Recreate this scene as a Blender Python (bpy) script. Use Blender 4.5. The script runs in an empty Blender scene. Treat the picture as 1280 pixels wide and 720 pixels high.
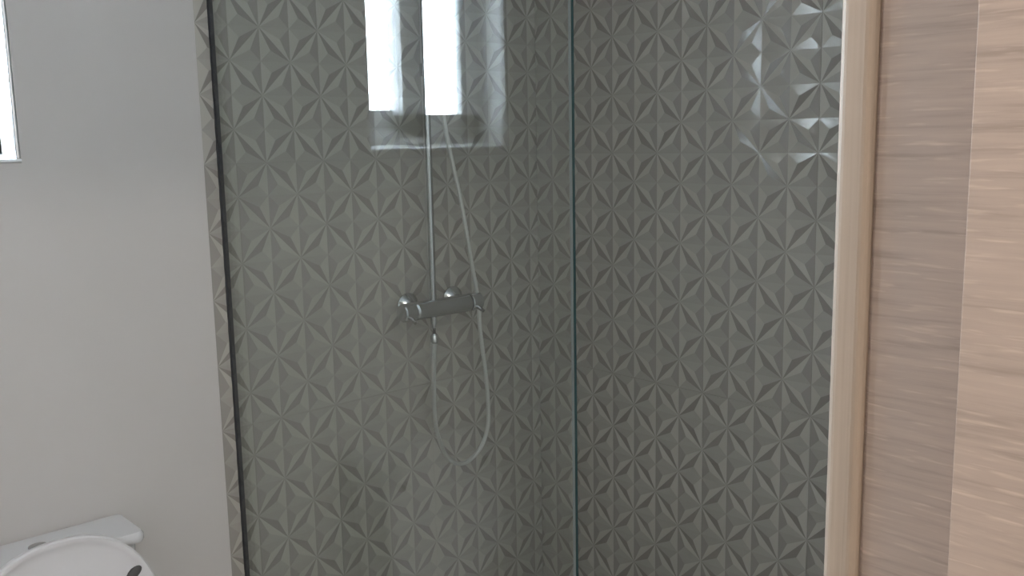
import bpy, bmesh, math
from mathutils import Matrix, Vector

# ------------------------------------------------------------------ camera, sky, lights, exposure
S = bpy.context.scene
COL = S.collection
cam_d = bpy.data.cameras.new('camera'); cam = bpy.data.objects.new('camera', cam_d); COL.objects.link(cam)
cam_d.sensor_width = 36.0; cam_d.lens = 1197.0 / 1280.0 * 36.0; cam_d.clip_start = 0.02
_r = Vector((0.6787523, 0.73411862, -0.01910942)); _u = Vector((-0.10154574, 0.11959535, 0.98761603)); _f = Vector((-0.72731271, 0.66840617, -0.15572224))
M = Matrix((( _r.x, _u.x, -_f.x, 1.9925), (_r.y, _u.y, -_f.y, -1.9374), (_r.z, _u.z, -_f.z, 1.547), (0, 0, 0, 1)))
cam.matrix_world = M
S.camera = cam

W = bpy.data.worlds.new('overcast_sky'); S.world = W; W.use_nodes = True
bg = W.node_tree.nodes['Background']; bg.inputs[0].default_value = (0.76, 0.885, 1.0, 1); bg.inputs[1].default_value = 120.0
pd = bpy.data.lights.new('window_daylight', 'AREA'); pd.shape = 'RECTANGLE'; pd.size = 0.46; pd.size_y = 0.66
pd.cycles.is_portal = True
po = bpy.data.objects.new('window_daylight', pd); COL.objects.link(po)
po.location = (-0.26, -1.60, 1.86); po.rotation_euler = (0, math.radians(-90), 0)

HALL_FILL_W = 12.0          # unseen fill lamp added in the hall (built further down)
S.view_settings.view_transform = 'Standard'; S.view_settings.look = 'None'
S.view_settings.exposure = 1.0; S.view_settings.gamma = 1.0; S.view_settings.use_curve_mapping = False
S.cycles.use_denoising = True
S.cycles.max_bounces = 10; S.cycles.diffuse_bounces = 6; S.cycles.glossy_bounces = 5; S.cycles.transparent_max_bounces = 12
S.cycles.caustics_reflective = True

# ------------------------------------------------------------------ materials
def mat(name):
    m = bpy.data.materials.new(name); m.use_nodes = True
    n = m.node_tree.nodes; return m, n, m.node_tree.links, n['Principled BSDF']

def plain(name, col, rough=0.5, metal=0.0, spec=0.5, vary=0.04, scale=6.0, bump=0.0, bscale=80.0):
    m, n, l, b = mat(name)
    b.inputs['Roughness'].default_value = rough; b.inputs['Metallic'].default_value = metal
    b.inputs['Specular IOR Level'].default_value = spec
    tc = n.new('ShaderNodeTexCoord')
    nz = n.new('ShaderNodeTexNoise'); nz.inputs['Scale'].default_value = scale; nz.inputs['Detail'].default_value = 4
    l.new(tc.outputs['Object'], nz.inputs['Vector'])
    cr = n.new('ShaderNodeValToRGB'); c = Vector(col)
    lo = c * (1 - vary); hi = c * (1 + vary)
    cr.color_ramp.elements[0].color = (*lo, 1); cr.color_ramp.elements[1].color = (*hi, 1)
    cr.color_ramp.elements[0].position = 0.3; cr.color_ramp.elements[1].position = 0.7
    l.new(nz.outputs['Fac'], cr.inputs['Fac']); l.new(cr.outputs['Color'], b.inputs['Base Color'])
    if bump:
        n2 = n.new('ShaderNodeTexNoise'); n2.inputs['Scale'].default_value = bscale
        l.new(tc.outputs['Object'], n2.inputs['Vector'])
        bp = n.new('ShaderNodeBump'); bp.inputs['Strength'].default_value = bump; bp.inputs['Distance'].default_value = 0.002
        l.new(n2.outputs['Fac'], bp.inputs['Height']); l.new(bp.outputs['Normal'], b.inputs['Normal'])
    return m

def wood(name, vertical, col):
    m, n, l, b = mat(name)
    b.inputs['Roughness'].default_value = 0.55; b.inputs['Specular IOR Level'].default_value = 0.3
    tc = n.new('ShaderNodeTexCoord'); mp = n.new('ShaderNodeMapping')
    mp.inputs['Scale'].default_value = (120, 120, 2.0) if vertical else (6.0, 6.0, 130)
    l.new(tc.outputs['Object'], mp.inputs['Vector'])
    nz = n.new('ShaderNodeTexNoise'); nz.inputs['Scale'].default_value = 1.0; nz.inputs['Detail'].default_value = 5; nz.inputs['Roughness'].default_value = 0.6; nz.inputs['Distortion'].default_value = 0.3
    l.new(mp.outputs[0], nz.inputs['Vector'])
    cr = n.new('ShaderNodeValToRGB'); c = Vector(col); e = cr.color_ramp.elements
    e[0].position = 0.30; e[0].color = (*(c * 0.80), 1); e[1].position = 0.66; e[1].color = (*(c * 1.10), 1)
    x = e.new(0.45); x.color = (*c, 1)
    l.new(nz.outputs['Fac'], cr.inputs['Fac'])
    # short pale streaks in the grain
    mp2 = n.new('ShaderNodeMapping'); mp2.inputs['Scale'].default_value = (200, 200, 3) if vertical else (22.0, 22.0, 270)
    l.new(tc.outputs['Object'], mp2.inputs['Vector'])
    n2 = n.new('ShaderNodeTexNoise'); n2.inputs['Scale'].default_value = 1.0; n2.inputs['Detail'].default_value = 2
    l.new(mp2.outputs[0], n2.inputs['Vector'])
    r2 = n.new('ShaderNodeValToRGB'); r2.color_ramp.elements[0].position = 0.575; r2.color_ramp.elements[1].position = 0.78
    l.new(n2.outputs['Fac'], r2.inputs['Fac'])
    mx = n.new('ShaderNodeMix'); mx.data_type = 'RGBA'
    ml = n.new('ShaderNodeMath'); ml.operation = 'MULTIPLY'; ml.inputs[1].default_value = 0.3 if vertical else 0.75
    l.new(r2.outputs['Color'], ml.inputs[0]); l.new(ml.outputs[0], mx.inputs[0])
    l.new(cr.outputs['Color'], mx.inputs[6]); mx.inputs[7].default_value = (*(c * 1.45), 1)
    l.new(mx.outputs[2], b.inputs['Base Color'])
    bp = n.new('ShaderNodeBump'); bp.inputs['Strength'].default_value = 0.25; bp.inputs['Distance'].default_value = 0.001
    l.new(nz.outputs['Fac'], bp.inputs['Height']); l.new(bp.outputs['Normal'], b.inputs['Normal'])
    return m

def clear_glass(name, tint):
    m = bpy.data.materials.new(name); m.use_nodes = True
    n = m.node_tree.nodes; l = m.node_tree.links; n.clear()
    out = n.new('ShaderNodeOutputMaterial'); mix = n.new('ShaderNodeMixShader')
    tr = n.new('ShaderNodeBsdfTransparent'); tr.inputs[0].default_value = (*tint, 1)
    gl = n.new('ShaderNodeBsdfGlossy'); gl.inputs['Roughness'].default_value = 0.0
    fr = n.new('ShaderNodeFresnel'); ge = n.new('ShaderNodeNewGeometry')
    mr = n.new('ShaderNodeMapRange'); mr.inputs['To Min'].default_value = 1.52; mr.inputs['To Max'].default_value = 1 / 1.52
    l.new(ge.outputs['Backfacing'], mr.inputs['Value']); l.new(mr.outputs[0], fr.inputs['IOR'])
    l.new(fr.outputs[0], mix.inputs[0]); l.new(tr.outputs[0], mix.inputs[1]); l.new(gl.outputs[0], mix.inputs[2])
    l.new(mix.outputs[0], out.inputs[0])
    return m

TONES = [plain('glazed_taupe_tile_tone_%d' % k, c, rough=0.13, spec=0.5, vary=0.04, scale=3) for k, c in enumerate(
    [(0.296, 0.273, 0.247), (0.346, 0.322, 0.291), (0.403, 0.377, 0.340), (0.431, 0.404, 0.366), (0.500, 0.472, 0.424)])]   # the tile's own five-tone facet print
M_GROUT = plain('grey_grout', (0.30, 0.29, 0.27), rough=0.9)
M_WALL = plain('pale_polished_wall', (0.625, 0.592, 0.572), rough=0.32, spec=0.4, vary=0.02, scale=2.5)
M_WHITE = plain('white_paint', (0.78, 0.78, 0.77), rough=0.7, vary=0.01)
M_REVEAL = plain('white_window_reveal', (0.80, 0.80, 0.79), rough=0.5, vary=0.01)
M_ALU = plain('white_window_metal', (0.82, 0.83, 0.84), rough=0.35, vary=0.01)
M_FLOOR = plain('pale_stone_floor', (0.60, 0.58, 0.55), rough=0.3, vary=0.05)
M_SHFLOOR = plain('grey_shower_floor', (0.55, 0.53, 0.50), rough=0.4, vary=0.05)
M_CERAMIC = plain('white_ceramic', (0.74, 0.73, 0.74), rough=0.12, vary=0.01)
M_SEAT = plain('white_plastic', (0.74, 0.72, 0.73), rough=0.3, vary=0.01)
M_RUBBER = plain('dark_grey_rubber', (0.09, 0.085, 0.085), rough=0.7)
M_CHROME = plain('brushed_chrome', (0.55, 0.56, 0.57), rough=0.16, metal=1.0, vary=0.02)
M_HOSE = plain('metal_hose', (0.72, 0.72, 0.69), rough=0.42, metal=1.0, vary=0.02)
M_GLASS = clear_glass('clear_greenish_glass', (0.955, 0.975, 0.965))
M_PANE = clear_glass('clear_window_glass', (0.97, 0.98, 0.98))
M_GEDGE = plain('dark_green_glass_edge', (0.012, 0.035, 0.035), rough=0.1)
M_TRIM = plain('satin_metal_trim', (0.80, 0.81, 0.82), rough=0.28, metal=1.0, vary=0.01)
M_GBEV = plain('pale_glass_bevel', (0.12, 0.14, 0.14), rough=0.15)
M_SEAL = plain('dark_seal', (0.03, 0.032, 0.04), rough=0.5)
M_WOODH = wood('oak_veneer_across', False, (0.43, 0.323, 0.262))
M_WOODV = wood('oak_moulding_upright', True, (0.37, 0.283, 0.218))
M_FILL, _n, _l, _b = mat('hall_fill_diffuser')  # glowing cover of the added hall fill lamp
_b.inputs['Emission Color'].default_value = (1, 0.93, 0.84, 1); _b.inputs['Emission Strength'].default_value = 4.0

# ------------------------------------------------------------------ helpers
def link(name, bm, m, parent=None, smooth=False, loc=(0, 0, 0), mats=None):
    me = bpy.data.meshes.new(name); bmesh.ops.recalc_face_normals(bm, faces=bm.faces); bm.to_mesh(me); bm.free()
    for x in (mats or [m]): me.materials.append(x)
    if smooth:
        for p in me.polygons: p.use_smooth = True
    o = bpy.data.objects.new(name, me); COL.objects.link(o); o.location = loc
    if smooth:
        try: me.set_sharp_from_angle(angle=math.radians(40))
        except Exception: pass
    if parent: o.parent = parent
    return o

def box(bm, x0, x1, y0, y1, z0, z1, bev=0.0, seg=2):
    b2 = bmesh.new(); bmesh.ops.create_cube(b2, size=1)
    for v in b2.verts:
        v.co = Vector(((x0 + x1) / 2 + v.co.x * (x1 - x0), (y0 + y1) / 2 + v.co.y * (y1 - y0), (z0 + z1) / 2 + v.co.z * (z1 - z0)))
    if bev: bmesh.ops.bevel(b2, geom=b2.edges[:], offset=bev, segments=seg, profile=0.5, affect='EDGES')
    join(bm, b2); return bm

def join(bm, b2):
    me = bpy.data.meshes.new('t'); b2.to_mesh(me); b2.free(); bm.from_mesh(me); bpy.data.meshes.remove(me)

def B(*a, **k):
    bm = bmesh.new(); return box(bm, *a, **k)

def lathe(bm, prof, origin, axis, n=24):
    """prof: list of (distance along axis, radius)"""
    ax = Vector(axis).normalized(); t = Vector((0, 0, 1)) if abs(ax.z) < 0.9 else Vector((1, 0, 0))
    e1 = ax.cross(t).normalized(); e2 = ax.cross(e1); o = Vector(origin); rings = []
    for d, r in prof:
        if r <= 1e-6: rings.append([bm.verts.new(o + ax * d)])
        else: rings.append([bm.verts.new(o + ax * d + (e1 * math.cos(2 * math.pi * k / n) + e2 * math.sin(2 * math.pi * k / n)) * r) for k in range(n)])
    for a, b in zip(rings[:-1], rings[1:]):
        for k in range(n):
            k2 = (k + 1) % n
            if len(a) == 1: bm.faces.new((a[0], b[k], b[k2]))
            elif len(b) == 1: bm.faces.new((a[k], a[k2], b[0]))
            else: bm.faces.new((a[k], a[k2], b[k2], b[k]))
    return bm

def spline(pts, per=10):
    P = [Vector(p) for p in pts]; P = [P[0] * 2 - P[1]] + P + [P[-1] * 2 - P[-2]]; out = []
    for i in range(1, len(P) - 2):
        for k in range(per):
            t = k / per; a, b, c, d = P[i - 1], P[i], P[i + 1], P[i + 2]
            out.append(0.5 * ((2 * b) + (c - a) * t + (2 * a - 5 * b + 4 * c - d) * t * t + (3 * b - a - 3 * c + d) * t ** 3))
    out.append(P[-2]); return out

def tube(bm, path, r, n=10, ribs=0.0):
    prev = None; rings = []; nrm = None
    for i, p in enumerate(path):
        tg = (path[min(i + 1, len(path) - 1)] - path[max(i - 1, 0)]).normalized()
        if nrm is None: nrm = tg.cross(Vector((1, 0.1, 0.2))).normalized()
        nrm = (nrm - tg * nrm.dot(tg)).normalized(); bi = tg.cross(nrm)
        rr = r * (1 + (ribs if i % 2 else -ribs))
        rings.append([bm.verts.new(p + (nrm * math.cos(2 * math.pi * k / n) + bi * math.sin(2 * math.pi * k / n)) * rr) for k in range(n)])
    for a, b in zip(rings[:-1], rings[1:]):
        for k in range(n): bm.faces.new((a[k], a[(k + 1) % n], b[(k + 1) % n], b[k]))
    bm.faces.new(rings[0][::-1]); bm.faces.new(rings[-1]); return bm

def struct(o): o['kind'] = 'structure'; return o
def thing(name, label, cat, loc=(0, 0, 0)):
    o = bpy.data.objects.new(name, None); COL.objects.link(o); o.location = loc; o.empty_display_size = 0.1
    o['label'] = label; o['category'] = cat; return o

# ------------------------------------------------------------------ room shell
H = 2.50; YF = -2.45; XR0, XR1 = 1.585, 1.69; HX = 3.3; HY0, HY1 = -3.4, 0.6
DY0, DY1, DH = -1.985, -1.181, 2.06            # door opening
WY0, WY1, WZ0, WZ1 = -1.822, -1.378, 1.520, 2.04   # window opening
A = 0.075; ZR = 1.5; YT = -13.43 * A           # relief cell, height of a joint row, where the relief tiling ends

struct(link('floor', B(0, HX, HY0, HY1, -0.10, 0.0), M_FLOOR))
struct(link('trim_1', B(0.0, 1.585, -0.97, -0.004, 0.0, 0.004), M_SHFLOOR))
struct(link('ceiling', B(-0.30, HX, HY0, HY1, H, H + 0.1), M_WHITE))

bm = bmesh.new(); T = -0.24
box(bm, T, 0, YF, WY0, 0, H); box(bm, T, 0, WY1, YT, 0, H); box(bm, T, 0, WY0, WY1, 0, WZ0 - 0.002); box(bm, T, 0, WY0, WY1, WZ1, H)
wl = struct(link('wall_left', bm, M_WALL))
bm = B(T, -0.0035, YT, 0.20, 0, H); link('tile_backing', bm, M_GROUT, wl)
bm = B(0.0, HX, 0.0035, 0.20, 0, H); wb = struct(link('wall_back', bm, M_GROUT))
bm = bmesh.new()
box(bm, XR0, XR1, DY1 + 0.02, 0.0, 0, H); box(bm, XR0, XR1, HY0, DY0 - 0.02, 0, H); box(bm, XR0, XR1, DY0 - 0.02, DY1 + 0.02, DH + 0.02, H)
struct(link('wall_right', bm, M_WALL))
struct(link('wall_front', B(T, XR0, YF - 0.12, YF, 0, H), M_WALL))
bm = bmesh.new(); box(bm, HX, HX + 0.1, HY0, HY1, 0, H); box(bm, XR1, HX, HY1, HY1 + 0.1, 0, H); box(bm, XR1, HX, HY0 - 0.1, HY0, 0, H)
struct(link('wall_hall', bm, M_WHITE))

# ------------------------------------------------------------------ relief tiles (4 x 8 cells, one mesh shared by all whole tiles)
RH = 0.0016; TK = 0.006; GAP = 0.0003
def tile_bm(turned, nc=4, nr=8):
    """turned: the tile is laid upside down, so its printed facet tones swap"""
    bm = bmesh.new(); g = {}
    def vert(i, j):
        if (i, j) not in g:
            x = min(max(i * A, GAP), nc * A - GAP); z = min(max(j * A, GAP), nr * A - GAP)
            g[i, j] = bm.verts.new((x, 0, z))
        return g[i, j]
    for i in range(nc):
        for j in range(nr):
            up = (i + j) % 2 == 0                     # diagonal from lower left to upper right
            if up: s1, s2, cs = (i, j), (i + 1, j + 1), ((i, j + 1), (i + 1, j))
            else: s1, s2, cs = (i + 1, j), (i, j + 1), ((i, j), (i + 1, j + 1))
            for c in cs:
                a, b, d = vert(*s1), vert(*s2), vert(*c)
                q = (a.co + b.co) / 2; q = q + (d.co - q) * 0.34
                ap = bm.verts.new((q.x, -RH, q.z))
                mid = (i + 0.5) * A, (j + 0.5) * A
                for e, f, kind in ((a, b, 'blade'), (b, d, 'leg'), (d, a, 'leg')):
                    fc = bm.faces.new((e, f, ap))
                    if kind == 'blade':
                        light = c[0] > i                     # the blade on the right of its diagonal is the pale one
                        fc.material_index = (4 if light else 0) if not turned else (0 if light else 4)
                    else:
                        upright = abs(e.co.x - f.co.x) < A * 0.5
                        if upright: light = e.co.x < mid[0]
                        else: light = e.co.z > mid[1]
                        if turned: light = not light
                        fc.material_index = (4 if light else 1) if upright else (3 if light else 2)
    bm.normal_update()
    ex = bmesh.ops.extrude_edge_only(bm, edges=[e for e in bm.edges if e.is_boundary])
    for v in ex['geom']:
        if isinstance(v, bmesh.types.BMVert): v.co.y = TK
    return bm

def cut(bm, co, no):
    bmesh.ops.bisect_plane(bm, geom=bm.verts[:] + bm.edges[:] + bm.faces[:], plane_co=co, plane_no=no, clear_outer=True)

_cache = {}
def tile(parent, u0, z0, on_left, ulo, uhi, turned):
    """u0: position of the tile's left border along the wall, z0: its lower border; cut to [ulo, uhi] and [0, H]"""
    c = (round(max(0, ulo - u0), 4), round(min(4 * A, uhi - u0), 4), round(max(0, -z0), 4), round(min(8 * A, H - z0), 4), turned)
    if c not in _cache:
        bm = tile_bm(turned)
        if c[0] > 0: cut(bm, (c[0], 0, 0), (-1, 0, 0))
        if c[1] < 4 * A: cut(bm, (c[1], 0, 0), (1, 0, 0))
        if c[2] > 0: cut(bm, (0, 0, c[2]), (0, 0, -1))
        if c[3] < 8 * A: cut(bm, (0, 0, c[3]), (0, 0, 1))
        bmesh.ops.recalc_face_normals(bm, faces=bm.faces)
        me = bpy.data.meshes.new('relief_tile'); bm.to_mesh(me); bm.free()
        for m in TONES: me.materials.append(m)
        _cache[c] = me
    o = bpy.data.objects.new('relief_tile', _cache[c]); COL.objects.link(o); o.parent = parent
    if on_left: o.location = (0, u0, z0); o.rotation_euler = (0, 0, math.pi / 2)
    else: o.location = (u0, 0, z0)
rows = [ZR - 0.6 * k for k in (3, 2, 1, 0, -1)]                # lower borders
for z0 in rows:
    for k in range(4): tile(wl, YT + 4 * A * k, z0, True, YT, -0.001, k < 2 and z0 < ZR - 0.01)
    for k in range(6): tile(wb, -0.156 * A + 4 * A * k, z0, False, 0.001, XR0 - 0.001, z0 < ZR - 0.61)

# ------------------------------------------------------------------ window
win = struct(bpy.data.objects.new('window_1', None)); COL.objects.link(win)
FX0, FX1 = -0.150, -0.090; FZ = WZ0 + 0.012
# sloping sill and the lining of the reveal
bm = bmesh.new()
prof = [(T, WZ0 - 0.002), (-0.001, WZ0 - 0.002), (-0.001, WZ0), (FX1 + 0.004, FZ), (T, FZ)]
r0 = [bm.verts.new((x, WY0, z)) for x, z in prof]; r1 = [bm.verts.new((x, WY1, z)) for x, z in prof]
for k in range(5): bm.faces.new((r0[k], r0[(k + 1) % 5], r1[(k + 1) % 5], r1[k]))
bm.faces.new(r0[::-1]); bm.faces.new(r1)
link('window_sill', bm, M_REVEAL, win)
bm = bmesh.new()
box(bm, FX1, -0.0005, WY0, WY0 + 0.004, WZ0, WZ1); box(bm, FX1, -0.0005, WY1 - 0.004, WY1, WZ0, WZ1); box(bm, FX1, -0.0005, WY0, WY1, WZ1 - 0.004, WZ1)
link('reveal_lining', bm, M_REVEAL, win)
bm = bmesh.new(); e = 0.0050
tube(bm, [Vector((-0.0025, WY0, z)) for z in (WZ0 + e, WZ1)], e, 12); tube(bm, [Vector((-0.0025, WY1, z)) for z in (WZ0 + e, WZ1)], e, 12)
tube(bm, [Vector((-0.0025, y, WZ0)) for y in (WY0 - e, WY1 + e)], e, 12); tube(bm, [Vector((-0.0025, y, WZ1)) for y in (WY0 - e, WY1 + e)], e, 12)
link('corner_trim', bm, M_TRIM, win, True)
bm = bmesh.new(); fw = 0.030
box(bm, FX0, FX1 - 0.008, WY0, WY0 + fw, FZ, WZ1, 0.002); box(bm, FX0, FX1 - 0.008, WY1 - fw, WY1, FZ, WZ1, 0.002)
box(bm, FX0, FX1 - 0.008, WY0, WY1, FZ - 0.001, FZ + 0.035, 0.002); box(bm, FX0, FX1 - 0.008, WY0, WY1, WZ1 - fw, WZ1, 0.002)
link('window_frame', bm, M_ALU, win)
def sash(y0, y1, xa, xb, sl, sr, zb):
    bm = bmesh.new(); z0, z1 = FZ + 0.020, WZ1 - 0.02
    box(bm, xa, xb, y0, y0 + sl, z0, z1, 0.002); box(bm, xa, xb, y1 - sr, y1, z0, z1, 0.002)
    box(bm, xa, xb, y0, y1, z0, zb, 0.002); box(bm, xa, xb, y0, y1, z1 - 0.04, z1, 0.002)
    s = link('sash', bm, M_ALU, win)
    link('pane', B((xa + xb) / 2 - 0.003, (xa + xb) / 2 + 0.003, y0 + sl - 0.01, y1 - sr + 0.01, zb - 0.01, z1 - 0.03), M_PANE, s)
sash(WY0 + 0.010, -1.535, -0.118, FX1, 0.076, 0.092, 1.612)
sash(-1.610, WY1 - 0.010, -0.148, -0.120, 0.080, 0.040, 1.6235)

# ------------------------------------------------------------------ door lining and open leaf
dr = struct(bpy.data.objects.new('door_1', None)); COL.objects.link(dr)
bm = bmesh.new(); box(bm, XR0 + 0.030, XR1 + 0.004, DY1, DY1 + 0.03, 0, DH); box(bm, XR0 + 0.02, XR0 + 0.035, DY1 + 0.003, DY1 + 0.03, 0, DH); link('door_lining', bm, M_WOODH, dr)
bm = bmesh.new(); box(bm, XR0, XR1 + 0.004, DY0 - 0.03, DY0, 0, DH); link('door_lining', bm, M_WOODH, dr)
bm = bmesh.new(); box(bm, XR0, XR1 + 0.004, DY0 - 0.03, DY1 + 0.03, DH, DH + 0.03); link('door_lining', bm, M_WOODH, dr)
for y0, y1 in ((DY1 - 0.005, DY1 + 0.045), (DY0 - 0.045, DY0 + 0.005)):
    link('stop_moulding', B(XR0 - 0.0065, XR0 + 0.0265, y0, y1, 0, DH, 0.009, 5), M_WOODV, dr)
lf = link('door_leaf', B(XR1 + 0.0205, XR1 + 0.80, DY1 - 0.055, DY1 - 0.006, 0.008, DH - 0.004, 0.0006), M_WOODH, dr)
bm = bmesh.new()
lathe(bm, [(0, 0.026), (0.008, 0.026), (0.009, 0.01), (0.045, 0.009), (0.05, 0)], (XR1 + 0.74, DY1 - 0.055, 1.02), (0, -1, 0))
box(bm, XR1 + 0.62, XR1 + 0.75, DY1 - 0.107, DY1 - 0.093, 1.011, 1.029, 0.004)
link('door_handle', bm, M_CHROME, lf, True)
for z in (0.25, 1.05, 1.85):
    bm = bmesh.new(); lathe(bm, [(0, 0), (0, 0.006), (0.09, 0.006), (0.09, 0)], (XR1 + 0.010, DY1 - 0.010, z), (0, 0, 1), 12); link('hinge', bm, M_CHROME, dr, True)

# ------------------------------------------------------------------ glass shower screen
GX, GY, GT, GZ = 1.071, -0.972, 0.004, 2.05
sc = thing('shower_screen', 'clear frameless glass shower screen standing out from the wall', 'shower screen', (0.55, GY, 0.0))
def rel(o, root): o.location = Vector(o.location) - root.location; return o
bm = B(0.008, GX, GY - GT, GY + GT, 0.012, GZ)
ed = [e for e in bm.edges if all(v.co.x > GX - 0.01 and v.co.y < GY for v in e.verts)]
bmesh.ops.bevel(bm, geom=ed, offset=0.0028, segments=1, affect='EDGES'); bm.normal_update()
for f in bm.faces: f.material_index = 0 if abs(f.normal.y) > 0.9 else (2 if f.normal.y < -0.3 else 1)
rel(link('glass_pane', bm, None, sc, mats=[M_GLASS, M_GEDGE, M_GBEV]), sc)
rel(link('wall_seal', B(0.0, 0.009, GY - GT - 0.0006, GY + GT + 0.0006, 0.004, GZ), M_SEAL, sc), sc)
rel(link('floor_seal', B(0.013, GX, GY - GT - 0.002, GY + GT + 0.002, 0.0, 0.013), M_SEAL, sc), sc)

# ------------------------------------------------------------------ shower mixer with riser and hose
MX, MZ = 0.070, 1.116
mx = thing('shower_mixer', 'chrome bar shower mixer with riser pipe and looping hose on relief tiles', 'shower', (0.0, -0.42, MZ))
bm = bmesh.new(); lathe(bm, [(0, 0), (0, 0.020), (0.004, 0.0235), (0.176, 0.0235), (0.180, 0.020), (0.180, 0)], (MX, -0.508, MZ), (0, 1, 0), 28)
rel(link('valve_body', bm, M_CHROME, mx, True), mx)
for y0, d in ((-0.510, -1), (-0.326, 1)):
    bm = bmesh.new(); lathe(bm, [(0, 0), (0, 0.0215), (0.002, 0.0238), (0.033, 0.0232), (0.036, 0.0205), (0.037, 0)], (MX, y0, MZ), (0, d, 0), 28)
    h = rel(link('handle', bm, M_CHROME, mx, True), mx)
    bm = bmesh.new(); tube(bm, [Vector((MX + 0.012, y0 + d * 0.018, MZ - 0.012)), Vector((MX + 0.034, y0 + d * 0.020, MZ - 0.022))], 0.005, 10)
    link('lever', bm, M_CHROME, h, True)
for y in (-0.480, -0.330):
    bm = bmesh.new(); lathe(bm, [(0, 0), (0.0, 0.033), (0.004, 0.033), (0.018, 0.018), (0.020, 0.013), (MX - 0.012, 0.013), (MX - 0.012, 0)], (0.004, y, MZ + 0.004), (1, 0, 0), 24)
    rel(link('wall_rose', bm, M_CHROME, mx, True), mx)
RY = -0.446
RT = 2.12
bm = bmesh.new(); tube(bm, spline([(MX, RY, MZ + 0.02), (MX, RY, 1.4), (MX, RY, 1.7), (MX, RY, RT - 0.08), (MX + 0.02, RY, RT - 0.02), (MX + 0.08, RY, RT), (MX + 0.30, RY, RT)], 8), 0.0085, 14)
rel(link('riser_pipe', bm, M_CHROME, mx, True), mx)
bm = bmesh.new(); lathe(bm, [(0, 0), (0, 0.010), (0.03, 0.012), (0.034, 0.10), (0.044, 0.10), (0.044, 0)], (MX + 0.30, RY, RT + 0.008), (0, 0, -1), 32)
rel(link('rain_shower_head', bm, M_CHROME, mx, True), mx)
bm = bmesh.new(); tube(bm, [Vector((0, RY, 1.98)), Vector((MX, RY, 1.98))], 0.008, 12); lathe(bm, [(0, 0), (0, 0.02), (0.006, 0.02), (0.008, 0)], (0.0, RY, 1.98), (1, 0, 0))
rel(link('pipe_bracket', bm, M_CHROME, mx, True), mx)
bm = bmesh.new(); lathe(bm, [(0, 0), (0, 0.009), (0.018, 0.009), (0.019, 0.006), (0.028, 0.006), (0.028, 0)], (MX, RY, MZ - 0.022), (0, 0, -1), 16)
rel(link('hose_outlet', bm, M_CHROME, mx, True), mx)
bm = bmesh.new(); lathe(bm, [(0, 0), (0, 0.006), (0.006, 0.0105), (0.022, 0.0105), (0.026, 0.007), (0.026, 0)], (MX, RY, MZ - 0.066), (0, 0, -1), 12)
rel(link('hose_nut', bm, M_CHROME, mx, True), mx)
bm = bmesh.new(); tube(bm, [Vector((MX, RY, MZ - 0.045)), Vector((MX, RY, MZ - 0.07))], 0.004, 10)
rel(link('hose_tail', bm, M_RUBBER, mx, True), mx)
hp = [(MX, RY, MZ - 0.088), (0.068, -0.4475, 0.98), (0.066, -0.450, 0.90), (0.066, -0.447, 0.80), (0.066, -0.415, 0.712), (0.066, -0.361, 0.677),
      (0.066, -0.300, 0.702), (0.066, -0.268, 0.760), (0.066, -0.265, 0.84), (0.066, -0.273, 0.93), (0.066, -0.287, 1.04), (0.068, -0.293, 1.117), (0.072, -0.318, 1.23), (0.080, -0.352, 1.38),
      (0.085, -0.393, 1.53), (0.092, -0.415, 1.62), (0.10, -0.438, 1.70)]
bm = bmesh.new(); tube(bm, spline(hp, 22), 0.0056, 8, ribs=0.08)
rel(link('shower_hose', bm, M_HOSE, mx, True), mx)
bm = bmesh.new(); lathe(bm, [(0, 0), (0, 0.016), (0.03, 0.016), (0.03, 0)], (MX, RY, 1.70), (0, 0, 1), 16); tube(bm, [Vector((MX, RY, 1.715)), Vector((0.104, RY, 1.725))], 0.010, 12)
rel(link('slider', bm, M_CHROME, mx, True), mx)
bm = bmesh.new(); lathe(bm, [(0, 0), (0, 0.009), (0.12, 0.013), (0.17, 0.013), (0.18, 0.0)], (0.10, RY + 0.008, 1.695), (0.25, 0, 1), 16)
lathe(bm, [(0, 0), (0, 0.02), (0.02, 0.045), (0.03, 0.045), (0.03, 0)], (0.13, RY + 0.008, 1.88), (0.9, 0, -0.35), 24)
rel(link('hand_shower', bm, M_CHROME, mx, True), mx)

# ------------------------------------------------------------------ toilet
TY = -1.428
to = thing('toilet', 'white toilet with its round lid raised against the tank beside the wall', 'toilet', (0.30, TY, 0.0))
def slab_loops(bm, loops):
    rs = [[bm.verts.new(p) for p in L] for L in loops]; n = len(rs[0])
    for a, b in zip(rs[:-1], rs[1:]):
        for k in range(n): bm.faces.new((a[k], a[(k + 1) % n], b[(k + 1) % n], b[k]))
    bm.faces.new(rs[0][::-1]); bm.faces.new(rs[-1]); return bm
def rrect(x0, x1, y0, y1, z, r, n=5):
    out = []
    for cx, cy, a0 in ((x1 - r, y1 - r, 0), (x0 + r, y1 - r, 90), (x0 + r, y0 + r, 180), (x1 - r, y0 + r, 270)):
        for k in range(n + 1):
            a = math.radians(a0 + 90 * k / n); out.append((cx + r * math.cos(a), cy + r * math.sin(a), z))
    return out
hw = 0.172
bm = slab_loops(bmesh.new(), [rrect(0.006, 0.118, TY - hw + 0.025, TY + hw - 0.025, 0.40, 0.03), rrect(0.006, 0.126, TY - hw + 0.012, TY + hw - 0.012, 0.56, 0.03), rrect(0.006, 0.128, TY - hw + 0.006, TY + hw - 0.002, 0.754, 0.03)])
rel(link('tank', bm, M_CERAMIC, to, True), to)
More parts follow.
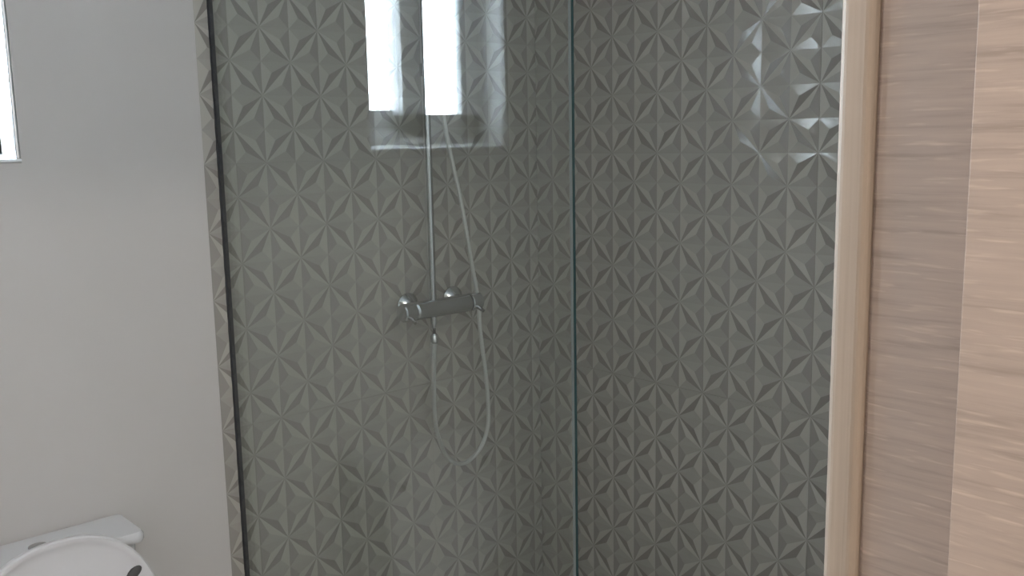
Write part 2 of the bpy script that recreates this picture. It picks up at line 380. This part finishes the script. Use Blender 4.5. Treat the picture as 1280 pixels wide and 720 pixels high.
bm = slab_loops(bmesh.new(), [rrect(0.004, 0.133, TY - hw - 0.002, TY + hw + 0.006, 0.755, 0.014), rrect(0.002, 0.137, TY - hw - 0.006, TY + hw + 0.010, 0.760, 0.020), rrect(0.002, 0.137, TY - hw - 0.006, TY + hw + 0.010, 0.770, 0.020), rrect(0.005, 0.132, TY - hw - 0.001, TY + hw + 0.005, 0.777, 0.014)])
tl = rel(link('tank_lid', bm, M_CERAMIC, to, True), to)
bm = bmesh.new(); lathe(bm, [(0, 0), (0, 0.019), (0.002, 0.018), (0.0025, 0)], (0.060, TY, 0.776), (0, 0, 1), 20); link('flush_button', bm, M_CHROME, tl, True)
def oval(xc, a_f, a_b, b, z, n=40):
    out = []
    for k in range(n):
        t = 2 * math.pi * k / n; c, s = math.cos(t), math.sin(t)
        out.append((xc + (a_f if c > 0 else a_b) * c, TY + b * (abs(s) ** 0.9) * (1 if s > 0 else -1), z))
    return out
bm = slab_loops(bmesh.new(), [oval(0.36, 0.22, 0.20, 0.105, 0.0), oval(0.36, 0.20, 0.20, 0.095, 0.10), oval(0.38, 0.22, 0.22, 0.12, 0.22), oval(0.42, 0.25, 0.26, 0.17, 0.34), oval(0.43, 0.255, 0.27, 0.182, 0.385), oval(0.43, 0.25, 0.265, 0.178, 0.40),
    oval(0.45, 0.19, 0.16, 0.128, 0.40), oval(0.45, 0.17, 0.14, 0.11, 0.33), oval(0.44, 0.09, 0.08, 0.06, 0.24)])
rel(link('bowl', bm, M_CERAMIC, to, True), to)
bm = bmesh.new(); n = 40
def ring(loops, closed=True):
    rs = [[bm.verts.new(p) for p in L] for L in loops]
    for a, b in zip(rs, rs[1:] + rs[:1]):
        for k in range(n): bm.faces.new((a[k], a[(k + 1) % n], b[(k + 1) % n], b[k]))
ring([oval(0.445, 0.235, 0.185, 0.183, 0.402), oval(0.445, 0.235, 0.185, 0.183, 0.415), oval(0.445, 0.225, 0.175, 0.172, 0.422), oval(0.45, 0.165, 0.125, 0.112, 0.422), oval(0.45, 0.155, 0.12, 0.105, 0.402)])
rel(link('seat', bm, M_SEAT, to, True), to)
# raised lid: drawn in its own plane (p = across, q = up along the lid), then leaned on the tank
LQ = 0.425; base = Vector((0.205, TY, 0.425)); tilt = math.radians(4.5)
eq = Vector((-math.sin(tilt), 0, math.cos(tilt))); en = Vector((math.cos(tilt), 0, math.sin(tilt)))
def lid_loop(sc_, w, dq=0.0):
    out = []
    for k in range(48):
        t = 2 * math.pi * k / 48; c, s = math.cos(t), math.sin(t)
        p = 0.180 * (abs(c) ** 0.88) * (1 if c > 0 else -1) * sc_; q = 0.207 + (0.195 if s > 0 else 0.205) * (abs(s) ** (0.95 if s > 0 else 0.6)) * (1 if s > 0 else -1) * sc_
        out.append(base + Vector((0, p, 0)) + eq * (q + dq) + en * w)
    return out
bm = slab_loops(bmesh.new(), [lid_loop(0.90, -0.010), lid_loop(0.985, -0.006), lid_loop(1.0, 0.0), lid_loop(1.0, 0.010), lid_loop(0.985, 0.013), lid_loop(0.95, 0.013), lid_loop(0.93, 0.010), lid_loop(0.85, 0.006), lid_loop(0.70, 0.006)])
ld = rel(link('lid', bm, M_SEAT, to, True), to)
for d in (-1, 1):
    bm = bmesh.new(); o = base + Vector((0, d * 0.132, 0)) + eq * 0.297 + en * 0.004
    lathe(bm, [(0, 0), (0, 0.014), (0.008, 0.012), (0.010, 0.006), (0.0105, 0)], o, en, 16)
    for v in bm.verts:
        q = (v.co - o).dot(eq) / 0.014; p = (v.co.y - o.y) / 0.014; w = (v.co - o).dot(en)
        v.co = o + en * w + (Vector((0, 0.80 * d, 0)) + eq * 0.60) * (p * 0.019) + (Vector((0, -0.60 * d, 0)) + eq * 0.80) * (q * 0.010)
    link('lid_bumper', bm, M_RUBBER, ld, True)
for d in (-1, 1):
    bm = bmesh.new(); lathe(bm, [(0, 0), (0, 0.010), (0.045, 0.010), (0.045, 0)], (0.215, TY + d * 0.075 - 0.0225, 0.418), (0, 1, 0), 14)
    rel(link('hinge', bm, M_SEAT, to, True), to)

# ------------------------------------------------------------------ unseen fill lamp added in the hall behind the camera to light the room
lamp = thing('hall_fill_lamp', 'unseen round fill lamp added on the hall ceiling', 'lamp', (2.70, -1.80, H))
bm = bmesh.new(); lathe(bm, [(0, 0), (0, 0.17), (0.03, 0.17), (0.03, 0)], (0, 0, 0), (0, 0, -1), 32); link('fill_lamp_base', bm, M_WHITE, lamp, True)
bm = bmesh.new(); lathe(bm, [(0.03, 0), (0.03, 0.155), (0.06, 0.13), (0.072, 0.08), (0.075, 0)], (0, 0, 0), (0, 0, -1), 32); link('fill_lamp_shade', bm, M_FILL, lamp, True)
ld_ = bpy.data.lights.new('hall_fill_light', 'AREA'); ld_.shape = 'DISK'; ld_.size = 0.28; ld_.energy = HALL_FILL_W; ld_.color = (1, 0.93, 0.84)
lo = bpy.data.objects.new('hall_fill_light', ld_); COL.objects.link(lo); lo.location = (2.70, -1.80, H - 0.085)
